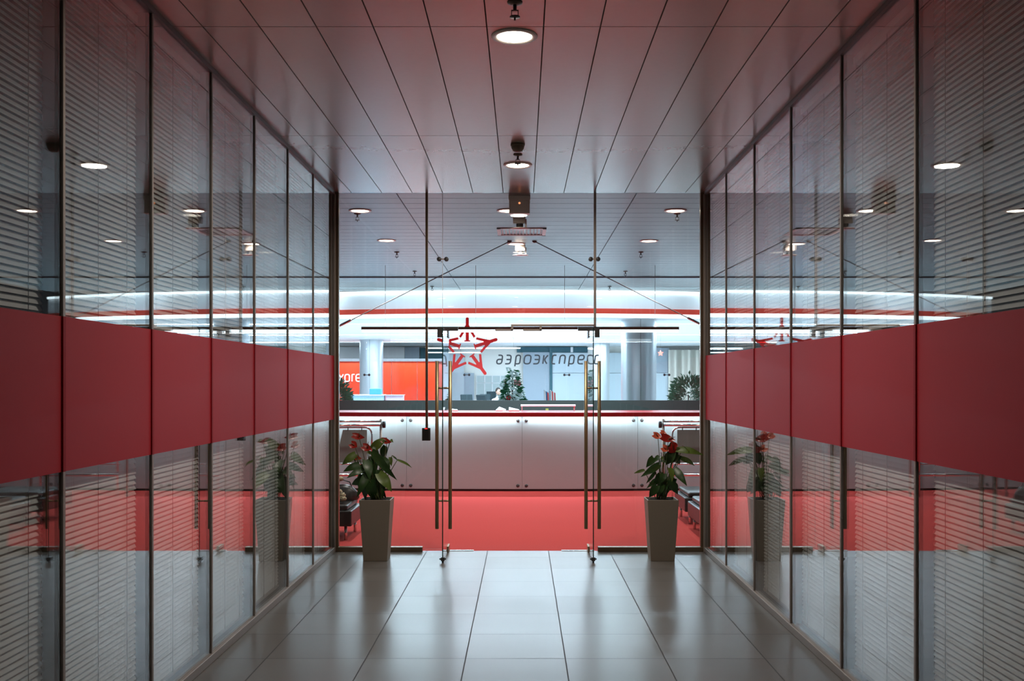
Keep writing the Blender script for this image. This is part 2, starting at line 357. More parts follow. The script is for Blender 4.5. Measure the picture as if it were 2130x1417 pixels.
for a, b in ((1063, 1067.5), (1122.5, 1127)):
    MB().box(X(a,10.1), X(b,10.1), -.012, .006, Z(688,10.1), Z(679,10.1)).build('drop', M['alu'], t, .001)
for a, b in ((1030, 1067), (1088, 1127)):
    o = MB().box(X(a,10.1), X(b,10.1), 10.088, 10.112, Z(688.8,10.1), Z(685,10.1)).build('door_contact', M['alu'], None, .002, (X((a+b)/2,10.1), 10.1, Z(687,10.1)))
    tag(o, 'flat metal door contact under trunking, ' + ('end nearest the star emblem' if a < 1050 else 'end nearest the lettering middle'), 'door contact', 'door contacts')

# ------------------------------------------------------------------ ceiling fittings
def area(loc, size, power, col, rot=(0,0,0), shape='DISK', sy=None, spread=None):
    l = bpy.data.lights.new('lamp_light', 'AREA'); l.shape = shape; l.size = size; l.energy = power; l.color = col
    if sy: l.size_y = sy
    if spread: l.spread = spread
    o = bpy.data.objects.new('lamp_light', l); C.objects.link(o); o.location = loc; o.rotation_euler = rot; return o
def downlight(px, py, label, power, col, first=[None]):
    d = (ZC-EYE)*F/(HY-py); loc = (X(px, d), d, ZC)
    if first[0] is None:
        t = thing('downlight', label, 'ceiling light', loc, 'round ceiling downlights'); first[0] = t
        MB().lathe([(.090,.001),(.125,.001),(.125,-.004),(.118,-.010),(.100,-.009),(.092,.0)], n=40).build('trim_ring', M['sensor'], t)
        MB().lathe([(0,-.0045),(.094,-.0045),(.094,.0),(0,.0)], n=40).build('diffuser', M['lamp'], t)
    else: t = dup(first[0], loc, label)
    area((loc[0], loc[1], ZC-.013), .18, power, col, spread=math.radians(165 if py in (75, 343) else 132)); return t
PC, PL = 34, 21
downlight(1070, 75, 'bright round downlight in corridor ceiling nearest the camera', PC, WARM)
downlight(1077, 343, 'round downlight in corridor ceiling just below smoke detector', PC, WARM)
downlight(749, 438, 'round downlight in lobby ceiling just beyond partition, over left planter', PL, (1,.97,.93))
downlight(1405, 438, 'round downlight in lobby ceiling just beyond partition, over right planter', PL, (1,.97,.93))
downlight(1057, 438, 'lobby downlight half hidden behind pale box on ceiling', PL*.6, (1,.97,.93))
downlight(804, 500, 'smaller-looking lobby downlight further in, left of air vent', PL, (1,.97,.93))
downlight(1350, 501, 'smaller-looking lobby downlight further in, right of air vent', PL, (1,.97,.93))
downlight(1074, 507, 'lobby downlight where the two tension rods meet', PL, (1,.97,.93))
def sprinkler(px, d, label, first=[None]):
    loc = (X(px, d), d, ZC)
    if first[0] is None:
        t = thing('sprinkler', label, 'sprinkler', loc, 'ceiling sprinklers'); first[0] = t
        MB().lathe([(.0,.0),(.038,.0),(.036,-.008),(.016,-.014),(0,-.014)], n=20).build('escutcheon', M['detect'], t)
        MB().tube([(0,0,-.012),(0,0,-.045)], .009, 10).box(-.018,-.014,-.003,.003,-.07,-.04).box(.014,.018,-.003,.003,-.07,-.04).box(-.018,.018,-.003,.003,-.045,-.04).build('frame', M['blackgrey'], t)
        MB().lathe([(0,-.078),(.026,-.076),(.026,-.072),(0,-.070)], n=16).tube([(0,0,-.07),(0,0,-.092)], .005, 8).build('deflector', M['blackgrey'], t)
        return t
    return dup(first[0], loc, label)
sprinkler(1071, 5.05, 'sprinkler in corridor ceiling at the top edge of the picture')
sprinkler(1077, 8.42, 'sprinkler between smoke detector and second corridor downlight')
sprinkler(743.5, 11.35, 'sprinkler below lobby downlight over left planter')
sprinkler(1408.5, 11.35, 'sprinkler below lobby downlight over right planter')
sprinkler(825.5, 14.68, 'sprinkler in lobby ceiling above left tension rod, nearer of two')
sprinkler(862.5, 17.2, 'sprinkler in lobby ceiling above left tension rod, further one')
sprinkler(1333, 14.68, 'sprinkler in lobby ceiling above right tension rod, nearer of two')
sprinkler(1301, 17.2, 'sprinkler in lobby ceiling above right tension rod, further one')
sprinkler(899, 19.9, 'sprinkler at far ceiling edge just above white fascia, left side')
sprinkler(1268, 19.9, 'sprinkler at far ceiling edge just above white fascia, right side')
t = thing('smoke_detector', 'round smoke detector on corridor ceiling above second downlight', 'smoke detector', (X(1077,8.05), 8.05, ZC))
MB().lathe([(0,0),(.056,0),(.056,-.016),(.050,-.020),(0,-.020)], n=28).build('base', M['detect'], t)
MB().lathe([(.050,-.020),(.050,-.034),(.036,-.056),(.018,-.064),(0,-.064)], n=28).build('head', M['detect'], t)
t = thing('emergency_light', 'pale pinkish box light fixed to ceiling just behind partition, above door centre', 'emergency light', (X(1080.5,10.32), 10.32, ZC))
MB().box(-.108, .108, -.06, .07, -.045, 0).build('mounting_plate', M['sensor'], t, .004)
MB().box(-.104, .104, -.055, .065, -.178, -.045).build('housing', M['sensor'], t, .008)
MB().sphere((.0, -.056, -.075), .011, 10, 6, (1,.4,1)).build('indicator', emis('amber_indicator', (1,.35,.15), 1.2), t)
def dome(px, d, label, first=[None]):
    loc = (X(px, d), d, ZC)
    if first[0] is None:
        t = thing('ceiling_camera', label, 'camera', loc, 'lobby ceiling cameras'); first[0] = t
        MB().box(-.075, .065, -.05, .05, -.085, 0).build('housing', M['camgrey'], t, .012)
        MB().lathe([(.0,-.135),(.03,-.13),(.04,-.11),(.04,-.085)], n=16).build('lens', M['black'], t)
        MB().lathe([(.0,-.142),(.105,-.142),(.105,-.136),(.0,-.136)], n=28).build('ring', M['sensor'], t)
        MB().box(.062, .078, -.006, .006, -.137, -.03).build('bracket', M['sensor'], t)
        return t
    return dup(first[0], loc, label)
dome(1081, 11.55, 'ceiling camera with white ring, half behind pale box light')
dome(1083, 13.95, 'ceiling camera with dark lens hanging below the middle lobby downlight')
dv = 12.70; t = thing('air_vent', 'rectangular white air vent grille in lobby ceiling', 'air vent', (X(1085, dv), dv, ZC))
MB().box(-.30,-.255,-.30,.30,-.012,.004).box(.255,.30,-.30,.30,-.012,.004).box(-.30,.30,-.30,-.255,-.012,.004).box(-.30,.30,.255,.30,-.012,.004).build('frame', M['plastic'], t)
mb = MB()
for k in range(12):
    x = -.235 + .47*k/11; mb.obox((x, 0, -.004), (.016, .51, .004), Matrix.Rotation(math.radians(40 if x < 0 else -40), 3, 'Y'))
mb.build('louvres', M['plastic'], t); MB().box(-.26,.26,-.26,.26,.006,.010).build('duct', M['dark'], t)
# tension rods
for s, pe, lab in ((-1, (700, 681), 'thin steel tension rod sloping from ceiling centre down to lobby left'), (1, (1462, 677), 'thin steel tension rod sloping from ceiling centre down to lobby right')):
    d = 13.55; a = P(1086+s*26, 502, d); a.z = ZC-.005; e = P(pe[0], pe[1], d); e = a + (e-a)*1.55; xw = s*6.0
    e = a + (e-a)*((xw-a.x)/(e.x-a.x))
    t = thing('tension_rod', lab, 'tension rod', a)
    MB().tube([(0,0,0), e-a], .0065, 8).build('rod', M['rod'], t)
    MB().lathe([(0,.004),(.03,.004),(.03,-.006),(.012,-.02),(0,-.02)], n=14).build('anchor', M['blackgrey'], t)
    k = (P(718 if s < 0 else 1443, 672, d).x - a.x)/(e.x-a.x); q = (e-a)*k; u = (e-a).normalized()
    MB().tube([q-u*.10, q-u*.07, q+u*.07, q+u*.10], [.009,.016,.016,.009], 10).build('turnbuckle', M['chrome'], t)

# ------------------------------------------------------------------ lobby shell
XS = 6.0
struct('floor_lobby', MB().box(-XS, XS, YP+.03, YG, -.12, 0), M['carpet'])
cl = root('ceiling_lobby')
seam_ceiling([-XS, -1.24-2.37, -1.24, 1.13, 1.13+2.37, XS], [YP+.012] + [YP+.30*k for k in range(1, 37)], ZC, .0018, .0035).build('panel', M['ceil2'], cl)
MB().box(-XS, XS, YP, YF+1.6, ZC+.0125, ZC+.12).build('backing', M['ceilback'], cl)
struct('wall_lobby_left', MB().box(-XS-.1, -XS, YP, YG, 0, ZC).box(-XS, XL-1.4, YP, YP+.12, 0, ZC), M['wall'])
struct('wall_lobby_right', MB().box(XS, XS+.1, YP, YG, 0, ZC).box(XR+1.4, XS, YP, YP+.12, 0, ZC), M['wall'])

# reception desk
desk = thing('reception_desk', 'long curved steel reception desk with dark red counter edge on red carpet', 'reception desk', (0,0,0))
R = 26
for i in range(-3, 3):
    x0, x1 = i*1.775+.002, (i+1)*1.775-.002
    p = MB().arc(x0, x1, .035, 1.143, R, YD, .02).build('front_panel', M['steel'], desk)
    for x in (x0+.063, x1-.063):
        y = YD + R - math.sqrt(R*R - x*x)
        for z in (.085, 1.085):
            MB().lathe([(0,-.010),(.020,-.010),(.026,-.004),(.026,.003),(0,.003)], (x, y, z), 18, 'y').build('fixing', M['blackgrey'], p)
ct = MB().arc(-5.32, 5.32, 1.143, 1.207, R, YD-.09, 1.25, 40).build('counter_top', M['redlip'], desk, .004)
MB().arc(-5.32, 5.32, 0, .035, R, YD+.03, .3, 40).build('plinth', M['black'], desk)
MB().arc(-5.32, 5.32, .035, 1.143, R, YD+.021, .30, 40).build('carcass', M['white'], desk)
MB().arc(-5.30, 5.30, 1.1405, 1.143, R, YD-.045, .02, 40).build('led_strip', M['led'], desk)
for i in range(-3, 3):
    area(((i+.5)*1.775, YD-.035, 1.138), 1.7, 10, (.84,.94,1), (math.radians(8),0,0), 'RECTANGLE', .02)
# things on the desk
def on(px, dd=.1): return X(px, YD+dd)
zt = 1.207
t = thing('white_shelf', 'long thin white shelf standing on the desk counter below the lettering', 'shelf', (X(1140,16.62), 16.62, zt))
zz = Z(844, 16.5)-zt; hw = (1197.5-1083)/2/F*16.5
MB().box(-hw, hw, -.09, .09, zz-.015, zz+.015).build('board', M['paper'], t, .003)
for s in (-1, 1): MB().box(s*hw-s*.02-.008, s*hw-s*.02+.008, -.06, .06, 0, zz-.015).build('leg', M['paper'], t)
def sheet(px0, px1, h, label, rz, cat='papers'):
    t = MB().poly([(-(px1-px0)/2/F*16.4, -.10, 0), ((px1-px0)/2/F*16.4, -.10, 0), ((px1-px0)/2/F*16.4*.9, .10, .01), (-(px1-px0)/2/F*16.4*.9, .10, h)], (0, 0, .018)).build('paper_stack', M['paper'])
    t.location = (on((px0+px1)/2, .75), YD+.75, zt); t.rotation_euler = (0, 0, rz); return tag(t, label, cat)
sheet(1058, 1080, .045, 'white papers lying on desk counter directly below the fir tree', .05)
sheet(1034, 1050, .05, 'white papers on desk counter left of the fir tree', -.25)
sheet(934, 952, .02, 'white paper on desk counter beside the left door handles', .1)

# low wall, rear glass, sign
struct('wall_low', MB().box(-XS, XS, YG-.06, YG+.05, 0, Z(833, YG)), M['darkgreen'])
o = MB().box(X(1135,18.0), X(1141,18.0), YG-.064, YG-.0605, Z(855.5,18.0), Z(850,18.0)).build('sticky_note', M['note'], None, 0, (X(1138,18), YG-.062, Z(853,18)))
tag(o, 'small yellow square note stuck on the dark low wall', 'note')
zl = Z(833, YG)
gx = [-XS] + [X(763+208*k, YG) for k in range(-1, 5)] + [XS]
for i in range(len(gx)-1):
    w = root('window_%d' % (31+i))
    pane(MB().box(gx[i]+.003, gx[i+1]-.003, YG-.006, YG+.006, zl, ZC-.022), 'pane', w, M['rearglass'])
    if i:
        z = Z(780, YG)
        for s in (-1, 1): MB().lathe([(0,-.016),(.020,-.016),(.022,.0),(.020,.016),(0,.016)], (gx[i]+s*.042, YG, z), 14, 'y').build('glass_clamp', M['blackgrey'], w)
        MB().box(gx[i]-.035, gx[i]+.035, YG-.014, YG-.007, z-.006, z+.006).build('clamp_bridge', M['blackgrey'], w)
struct('trim_9', MB().box(-XS, XS, YG-.02, YG+.02, ZC-.022, ZC), M['rod'])

def fillet(pts, r, closed=False, n=6):
    out = []; N = len(pts); pts = [Vector(p) for p in pts]
    for i, p in enumerate(pts):
        if not closed and i in (0, N-1): out.append(p); continue
        a, b = pts[i-1], pts[(i+1) % N]; da, db = a-p, b-p
        k = min(r, da.length*.5, db.length*.5)
        p0, p1 = p+da.normalized()*k, p+db.normalized()*k
        for j in range(n+1):
            q = j/n; out.append(p0*(1-q)**2 + p*2*q*(1-q) + p1*q*q)
    return out
def ribbon(mb, pts, wd, y, th, closed=False):
    N = len(pts); lo, ro = [], []
    for i, p in enumerate(pts):
        a = pts[i-1] if (i or closed) else p; b = pts[(i+1) % N] if (i < N-1 or closed) else p
        t = (b-a).normalized(); n = Vector((-t.y, t.x)); lo.append(p+n*wd/2); ro.append(p-n*wd/2)
    vs = [(q.x, y+e, q.y) for e in (0, th) for k in range(N) for q in (lo[k], ro[k])]; m = 2*N; fs = []
    for i in range(N if closed else N-1):
        a, b = 2*i, 2*((i+1) % N)
        fs += [(a, b, b+1, a+1), (m+a, m+a+1, m+b+1, m+b), (a, m+a, m+b, b), (a+1, b+1, m+b+1, m+a+1)]
    if not closed: fs += [(0, 1, m+1, m), (2*N-2, m+2*N-2, m+2*N-1, 2*N-1)]
    mb.add(vs, fs)
GL = {'a': [[(.14,1),(1,1),(1,0),(0,0),(0,.52),(.86,.52)]], 'э': [[(0.05,1),(1,1),(1,0),(0,0)], [(.15,.5),(.86,.5)]], 'p': [[(0,-.30),(0,1),(1,1),(1,0),(.15,0)]],
      'o': 'O', 'к': [[(0,0),(0,1)], [(1,1),(.17,.5),(1,0)]], 'c': [[(1,1),(0,1),(0,0),(.95,0)]], 'п': [[(0,0),(0,1),(1,1),(1,0)]],
      'e': [[(.95,0),(0,0),(0,1),(1,1),(1,.48),(.15,.48)]], 'x': [[(0,0),(1,1)], [(0,1),(1,0)]], 'r': [[(0,0),(0,1),(.85,1)]], 's': [[(1,1),(0,1),(0,.52),(1,.52),(1,0),(0,0)]]}
def letter(ch, x, w, z, h, wd, y, th, slant, rf=.34):
    mb = MB(); g = GL[ch]; f = lambda p: Vector((p[0]*w, p[1]*h))
    sets = [([(0,0),(0,1),(1,1),(1,0)], True)] if g == 'O' else [(q, False) for q in g]
    for pts, cl in sets:
        q = fillet([f(p) for p in pts], rf*h, cl)
        q = [Vector((x+p.x+p.y*slant, z+p.y)) for p in q]; ribbon(mb, q, wd, y, th, cl)
    return mb
yl = YG-.014
sign = thing('company_sign', 'red star emblem with dark slanted lettering on rear glass above reception', 'sign', (0,0,0))
cx, cz, Rs = X(972, yl), Z(726, yl), 665/10.12/F*yl/665.0
half = [(505,34),(380,104),(265,172),(232,136),(300,92),(372,50),(372,34),(182,34),(182,62),(156,62)]
nose = [(650-15+33*math.sin(a), 33*math.cos(a)) for a in [k*math.pi/16 for k in range(0, 9)]]
mb = MB()
for k in range(5):
    a = math.pi/2 - k*2*math.pi/5; u = Vector((math.cos(a), math.sin(a))); v = Vector((-u.y, u.x))
    pos = nose[::-1] + half; ol = [(p, q) for p, q in pos] + [(p, -q) for p, q in pos[::-1]][:-1]
    mb.poly([(cx+(u.x*p+v.x*q)*Rs, yl, cz+(u.y*p+v.y*q)*Rs) for p, q in ol], (0, .006, 0))
mb.build('star_emblem', M['star'], sign)
for ch, l, r in (('a',95,232),('э',247,385),('p',425,552),('o',577,738),('э',745,890),('к',915,1035),('c',1072,1185),('п',1205,1345),('p',1375,1505),('e',1532,1680),('c',1696,1800),('c',1828,1935)):
    s = 8.52; x0, x1 = X(1020+(l+14)/s, yl), X(1020+(r-14)/s, yl); h = 17.8/F*yl
    letter(ch, x0, x1-x0-.02, Z(757, yl), h, 3.0/F*yl, yl, .006, .14).build('letter', M['ink'], sign)

# pendant over the desk
def pendant(px0, px1, py, d, label, ztop, hh, m, power, group='linear hanging lamps', up=0):
    xc = (X(px0,d)+X(px1,d))/2; hw = (X(px1,d)-X(px0,d))/2; z = Z(py, d)
    t = thing('pendant_lamp', label, 'hanging lamp', (xc, d, z), group)
    MB().box(-hw, hw, -.03, .03, 0, hh).build('housing', M['bronze'] if hh > .03 else M['plastic'], t)
    MB().box(-hw+.01, hw-.01, -.026, .026, -hh*.9, -.0005).build('diffuser', m, t)
    for q in (-.85, -.28, .28, .85): MB().tube([(q*hw, 0, hh), (q*hw, 0, ztop-z)], .003, 6).build('suspension_wire', M['alu'], t)
    if up: area((xc, d, z+hh+.01), hw*2, up, COOL, (math.pi,0,0), 'RECTANGLE', .05)  # uplight added to brighten the lobby ceiling and fascia
    if power: area((xc, d, z-hh-.01), hw*2, power, COOL, (0,0,0), 'RECTANGLE', .05)
    return t
pendant(752, 1412, 686.0, 16.35, 'long bronze linear lamp hanging over the reception desk', ZC, .045, M['led'], 200, up=18)

# ------------------------------------------------------------------ fascia and hall
RF = 14
fz = lambda py: Z(py, YF)
struct('wall_fascia', MB().arc(-6.6, 6.6, fz(642), ZC+.01, RF, YF, .10, 48), M['white'])
struct('trim_10', MB().arc(-6.6, 6.6, fz(652), fz(641.5), RF, YF-.06, .12, 48), M['redfascia'])
struct('trim_11', MB().arc(-6.6, 6.6, fz(660), fz(652.2), RF, YF-.02, .05, 48), M['led'])
struct('trim_12', MB().arc(-6.6, 6.6, ZC-.05, ZC-.005, RF, YF-.05, .03, 48), M['led'])
XH = 13
for k in range(-2, 3):
    x = k*2.5; area((x, YF+RF-math.sqrt(RF*RF-x*x)-.75, ZC-.03), 2.4, 17, COOL, (math.radians(48), 0, 0), 'RECTANGLE', .04)  # added wash lights without any fixture, brightening the fascia
struct('ceiling_hall', MB().box(-XH, XH, 22.4, YH, ZH, ZH+.1).add(*[(lambda n: ([(x, YF+RF-math.sqrt(RF*RF-x*x)+.03 if k == 0 else 22.4, ZH) for x in [-6.5+13*i/n for i in range(n+1)] for k in (0, 1)], [(2*i, 2*i+1, 2*i+3, 2*i+2) for i in range(n)]))(40)][0]), M['hallceil'])
struct('floor_hall', MB().box(-XH, XH, YG, YH+.2, -.12, 0), M['hallfloor'])
struct('wall_hall_left', MB().box(-XH-.1, -XH, YG, YH, 0, ZC).box(-XH, -XS, YG-.1, YG, 0, ZC), M['white'])
struct('wall_hall_right', MB().box(XH, XH+.1, YG, YH, 0, ZC).box(XS, XH, YG-.1, YG, 0, ZC), M['white'])
struct('wall_hall_far', MB().box(-XH, XH, YH, YH+.12, 0, ZH), M['cream'])
def hp(name, m, px0, px1, py0, py1, d, th=.06):
    return struct(name, MB().box(X(px0,d), X(px1,d), d, d+th, (Z(py1,d) if py1 else 0), Z(py0,d)), m)
hp('wall_panel_1', M['bluegrey'], 1088, 1143, 733, 0, YH-.2); hp('wall_panel_2', M['teal'], 1143, 1149, 722, 0, YH-.25)
hp('wall_panel_3', M['paleblue'], 1149, 1300, 776.5, 0, YH-.2); hp('wall_panel_4', M['paleblue'], 1149, 1300, 734, 775.8, YH-.2)
hp('trim_13', M['teal'], 1075, 1225, 722, 733.5, YH-.15); hp('trim_14', M['white'], 1187, 1192, 722, 733, YH-.2)
hp('wall_panel_5', M['bluegrey'], 1360, 1392, 724, 775.8, YH-.2); hp('wall_panel_6', M['paleblue'], 1360, 1500, 776.5, 0, YH-.2)
hp('wall_panel_7', M['bluegrey'], 965, 986, 776, 0, YH-.2); hp('wall_panel_8', M['paleblue'], 925, 965, 735, 0, YH-.2)
hp('wall_panel_9', M['bluegrey'], 842, 872, 722, 800, YH-.2); hp('wall_panel_10', M['teal'], 874, 926, 724, 800, YH-.16)
hp('wall_panel_11', M['white'], 690, 841, 722, 746, YH-.3)
mb = MB(); d = YH-.4
n = 60; pr = [(X(1391,d)+1.6*i/n, d+.07*math.cos(i/n*6.283*3.2)) for i in range(n+1)]
mb.add([(x, y, z) for x, y in pr for z in (0, Z(728,d))], [(2*i, 2*i+2, 2*i+3, 2*i+1) for i in range(n)], True)
mb.box(X(1391,d), X(1391,d)+1.6, d+.1, d+.14, 0, Z(728,d))
struct('wall_panel_12', mb, M['clad'])
# windows in the far wall
for i, (a, b) in enumerate(((992,1007),(1009,1023),(1025,1040),(1042,1056))):
    for j, (u, v) in enumerate(((782,796),(797.5,830))):
        w = root('window_%d' % (41+2*i+j))
        d = YH-.03
        MB().box(X(a,d), X(b,d), d-.02, d+.02, Z(v,d), Z(u,d)).build('pane', M['winglass'], w)
        MB().box(X(a,d)-.02, X(a,d), d-.04, d+.02, Z(v,d), Z(u,d)).box(X(b,d), X(b,d)+.02, d-.04, d+.02, Z(v,d), Z(u,d)).box(X(a,d), X(b,d), d-.04, d+.02, Z(u,d), Z(u,d)+.02).build('frame', M['white'], w)
def column(px0, px1, d, name):
    r = (px1-px0)/2/F*d; o = root(name, (X((px0+px1)/2, d), d, 0))
    MB().lathe([(r, 0), (r, ZH+.0)], n=48).build('cladding', M['colsteel'], o)
    MB().lathe([(r+.006, .0), (r+.006, .14), (r, .14)], n=48).build('base_ring', M['chrome'], o)
    MB().box(-.004, .004, -r-.0015, -r+.01, 0, ZH).build('seam', M['blackgrey'], o)
column(1292, 1365, 21.9, 'pillar_1'); column(748, 797, 32, 'pillar_2'); column(1225, 1268, 35, 'pillar_3')

# red booth
d = 34.0
t = thing('kiosk', 'orange red glass kiosk with white lettering in the hall behind reception', 'kiosk', (X(815,d), d, 0))
o0 = t.location.x; xl, xr, zt2 = -6.6-o0, X(912,d)-o0, Z(752,d)
seams = [xl, X(701,d)-o0, X(758,d)-o0, X(814.5,d)-o0, X(868,d)-o0, xr]
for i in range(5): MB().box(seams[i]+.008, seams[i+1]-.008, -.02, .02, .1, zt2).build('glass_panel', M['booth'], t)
MB().box(xl, xr, .03, .06, .1, zt2).build('backing', M['white'], t)
vs = []; mb = MB()
mb.lathe([(.28, .1), (.28, zt2)], (xr, .28, 0), 32); mb.build('rounded_end', M['boothd'], t)
MB().box(xl, xr+.2, -.06, 1.6, zt2, zt2+.09).build('roof', M['rod'], t)
MB().box(xl, xr+.2, .06, 1.6, 0, zt2).build('body', M['boothd'], t)
wx = [(X(690,d), 'e'), (X(705.5,d), 'x'), (X(718,d), 'p'), (X(732.5,d), 'r'), (X(741,d), 'e'), (X(754,d), 's'), (X(766,d), 's')]
for x, ch in wx:
    wl = {'r': .10, 'x': .14}.get(ch, .145)
    letter(ch, x-o0, wl, Z(793.5,d), 14.5/F*d, .034, -.034, .012, 0, .42).build('letter', M['paper'], t)

# lamps in the hall
pendant(885, 1083, 724.5, 30, 'upper thin white tube lamp hanging in the hall behind the star emblem', ZH, .02, M['led2'], 60, 'hall tube lamps')
pendant(885, 1000, 733.5, 31, 'lower thin white tube lamp hanging in the hall behind the star emblem', ZH, .02, M['led2'], 0, 'hall tube lamps')
for k, (y, m, s, lab) in enumerate(((28.4, 'led', 1050, 'long recessed white light line across the hall ceiling above the tube lamps'), (23.2, 'led2', 1050, 'added white light line brightening the hall, close behind red fascia'), (33.5, 'led2', 800, 'added white light line brightening the hall, at far end of ceiling'))):  # first line is a real fitting; the other two are added to light the hall
    t = thing('linear_ceiling_light', lab, 'ceiling light', (0, y, ZH), 'recessed light lines in the hall ceiling')
    MB().box(-7.5, 7.5, -.07, .07, -.006, .0).build('frame', M['white'], t)
    MB().box(-7.48, 7.48, -.045, .045, -.012, -.0062).build('diffuser', M[m], t)
    area((0, y, ZH-.02), 15, s, COOL, (0,0,0), 'RECTANGLE', .09)

# ------------------------------------------------------------------ hall contents
def foliage(n, fn, size, rnd, narrow=.45):
    mb = MB()
    for _ in range(n):
        p, out = fn(rnd); l = size*(.7+.6*rnd.random()); out = out.normalized()
        sd = out.cross(Vector((rnd.uniform(-1,1), rnd.uniform(-1,1), rnd.uniform(-.3,1)))).normalized(); nn = out.cross(sd)*l*.12
        mb.add([p, p+out*l*.5+sd*l*narrow*.5+nn, p+out*l, p+out*l*.5-sd*l*narrow*.5+nn], [(0,1,2,3)])
    return mb
rnd = random.Random(3)
d = 21.0; bx = X(1066, d)
t = thing('christmas_tree', 'decorated fir tree with white and red ornaments behind the rear glass', 'tree', (bx, d, 0))
def firf(r):
    z = .30 + 1.66*(1-math.sqrt(r.random()))**.85; rad = .40*(1-(z-.30)/1.72)**.8 + .015; a = r.random()*6.283; q = rad*(.45+.55*r.random())
    return Vector((q*math.cos(a), q*math.sin(a), z)), Vector((math.cos(a), math.sin(a), -.35+.5*r.random()))
foliage(2600, firf, .11, rnd, .35).build('foliage', M['fir'], t)
MB().tube([(0,0,.05),(0,0,1.9)], [.05,.01], 8).build('trunk', M['bark'], t)
MB().lathe([(0,.0),(.16,.0),(.2,.26),(.17,.26),(0,.24)], n=18).build('pot', M['bandd'], t)
def orn(px, py, r, m, nm):
    r *= 1.2; z = Z(py, d-.2); rad = .40*max(.02, 1-(z-.30)/1.72)**.8; x = X(px, d-.15)-bx; y = -math.sqrt(max(rad*rad-x*x, .002))-.01
    mb = MB()
    if nm == 'bow':
        for k in range(5):
            a = k*1.256+rnd.random(); mb.sphere((x+math.cos(a)*r*.8, y, z+math.sin(a)*r*.7), r*.62, 8, 5, (1,.6,.75))
    else: mb.sphere((x, y, z), r, 10, 8)
    mb.build(nm, M[m], t)
for px, py, r, m, nm in ((1069,778,.065,'frost','bow'),(1062,797,.05,'frost','bow'),(1070,812,.055,'frost','bow'),(1076,823,.07,'frost','bow'),(1057,823,.05,'frost','bow'),(1043,828,.05,'frost','bow'),(1051,791,.045,'frost','bow'),(1044,800,.04,'frost','bow'),
        (1075,796,.05,'pink','bow'),(1086,819,.05,'frost','bow'),(1058,828,.045,'ball','bauble'),(1052,795,.03,'ball','bauble'),(1080,799,.035,'ball','bauble'),(1087,826,.035,'frost','bauble'),(1058,768,.035,'frost','bow'),(1054,765,.02,'frost','bauble'),(1073,831,.05,'frost','bow')):
    orn(px, py, r, m, nm)
def ficus(px, d, h, w, label, seed, dens):
    r = random.Random(seed); t = thing('potted_ficus', label, 'potted plant', (X(px,d), d, 0), 'ficus plants behind the rear glass')
    MB().lathe([(0,0),(.16,0),(.20,.38),(.17,.38),(0,.34)], n=22).build('pot', M['white'], t)
    MB().tube([(0,0,.3),(.02,0,.8),(0,.01,h*.8)], [.025,.02,.01], 8).build('stem', M['bark'], t)
    def f(r):
        a = r.random()*6.283; ph = math.acos(r.uniform(-.75,1)); q = (.35+.65*r.random()**.5)
        o = Vector((math.sin(ph)*math.cos(a)*w, math.sin(ph)*math.sin(a)*w, math.cos(ph)*h*.27))
        return Vector((0,0,h*.73)) + o*q, Vector((o.x, o.y, o.z*.4-.12+.2*r.random()))
    foliage(dens, f, .092, r, .42).build('foliage', M['fic'], t)
ficus(1432, 18.9, 1.80, .34, 'leafy potted ficus behind rear glass in front of ribbed steel', 5, 1500)
ficus(700, 18.9, 1.72, .27, 'leafy potted ficus behind rear glass beside the kiosk', 9, 1500)
# rear counter with flags
t = thing('rear_counter', 'grey counter behind low wall carrying the small flags', 'counter', (X(1140,18.6), 18.6, 0))
MB().box(-.9, .9, -.2, .25, 0, 1.10).build('body', M['bluegrey'], t); MB().box(-.93, .93, -.23, .28, 1.10, 1.14).build('top', M['white'], t, .004)
def flag(px, label, cols, lean, tip):
    d = 18.55; x = X(px, d); t = thing('desk_flag', label, 'flag', (x, d, 1.14), 'small desk flags')
    hgt = Z(812, d)-1.14
    MB().lathe([(0,0),(.035,0),(.03,.012),(0,.014)], n=16).build('base', M['blackgrey'], t)
    MB().tube([(0,0,.01),(lean,0,hgt+.01)], .003, 6).build('pole', M['chrome'], t)
    n = len(cols)
    for k, c in enumerate(cols):
        mb = MB(); a, b = k/n, (k+1)/n; vs = []
        for i in range(7):
            q = i/6
            for e in (a, b):
                sx = lean*(1-q*.85) + e*tip; vs.append((sx, .006*math.sin(q*6+e*5)-.002*k, hgt - q*.20 - e*.05))
        mb.add(vs, [(2*i, 2*i+1, 2*i+3, 2*i+2) for i in range(6)]); o = mb.build('cloth', M[c], t)
        sm = o.modifiers.new('s', 'SOLIDIFY'); sm.thickness = .002
flag(1133, 'small desk flag with white, blue and red bands behind low wall', ['flagw','flagb','flagr'], -.012, .085)
flag(1146, 'small white desk flag with red marks behind low wall', ['flagw','flagr','flagw','flagr'], -.01, .09)
o = MB().sphere((0,0,.115), .03, 12, 8, (1,1,1.3)).lathe([(0,0),(.03,0),(.012,.03),(.012,.1),(0,.1)]).build('red_figurine', M['flagr']); o.location = (X(1127,18.5), 18.5, 1.14)
o.location.z = 1.14; tag(o, 'small red figurine beside the desk flags', 'ornament')
# hanging star
d = 24; t = thing('hanging_star', 'small red star ornament hanging on a thread beside the big column', 'ornament', (X(1374,d), d, Z(735,d)))
mb = MB(); pts = [((.075 if k % 2 == 0 else .036)*math.sin(k*math.pi/5), -.012, (.075 if k % 2 == 0 else .036)*math.cos(k*math.pi/5)) for k in range(10)]
mb.poly(pts, (0,.024,0)); mb.build('star', mat('glitter_red', (.75,.16,.12), .3), t)
MB().tube([(0,0,.07),(0,0,ZH-Z(735,d))], .002, 5).build('thread', M['cord'], t)
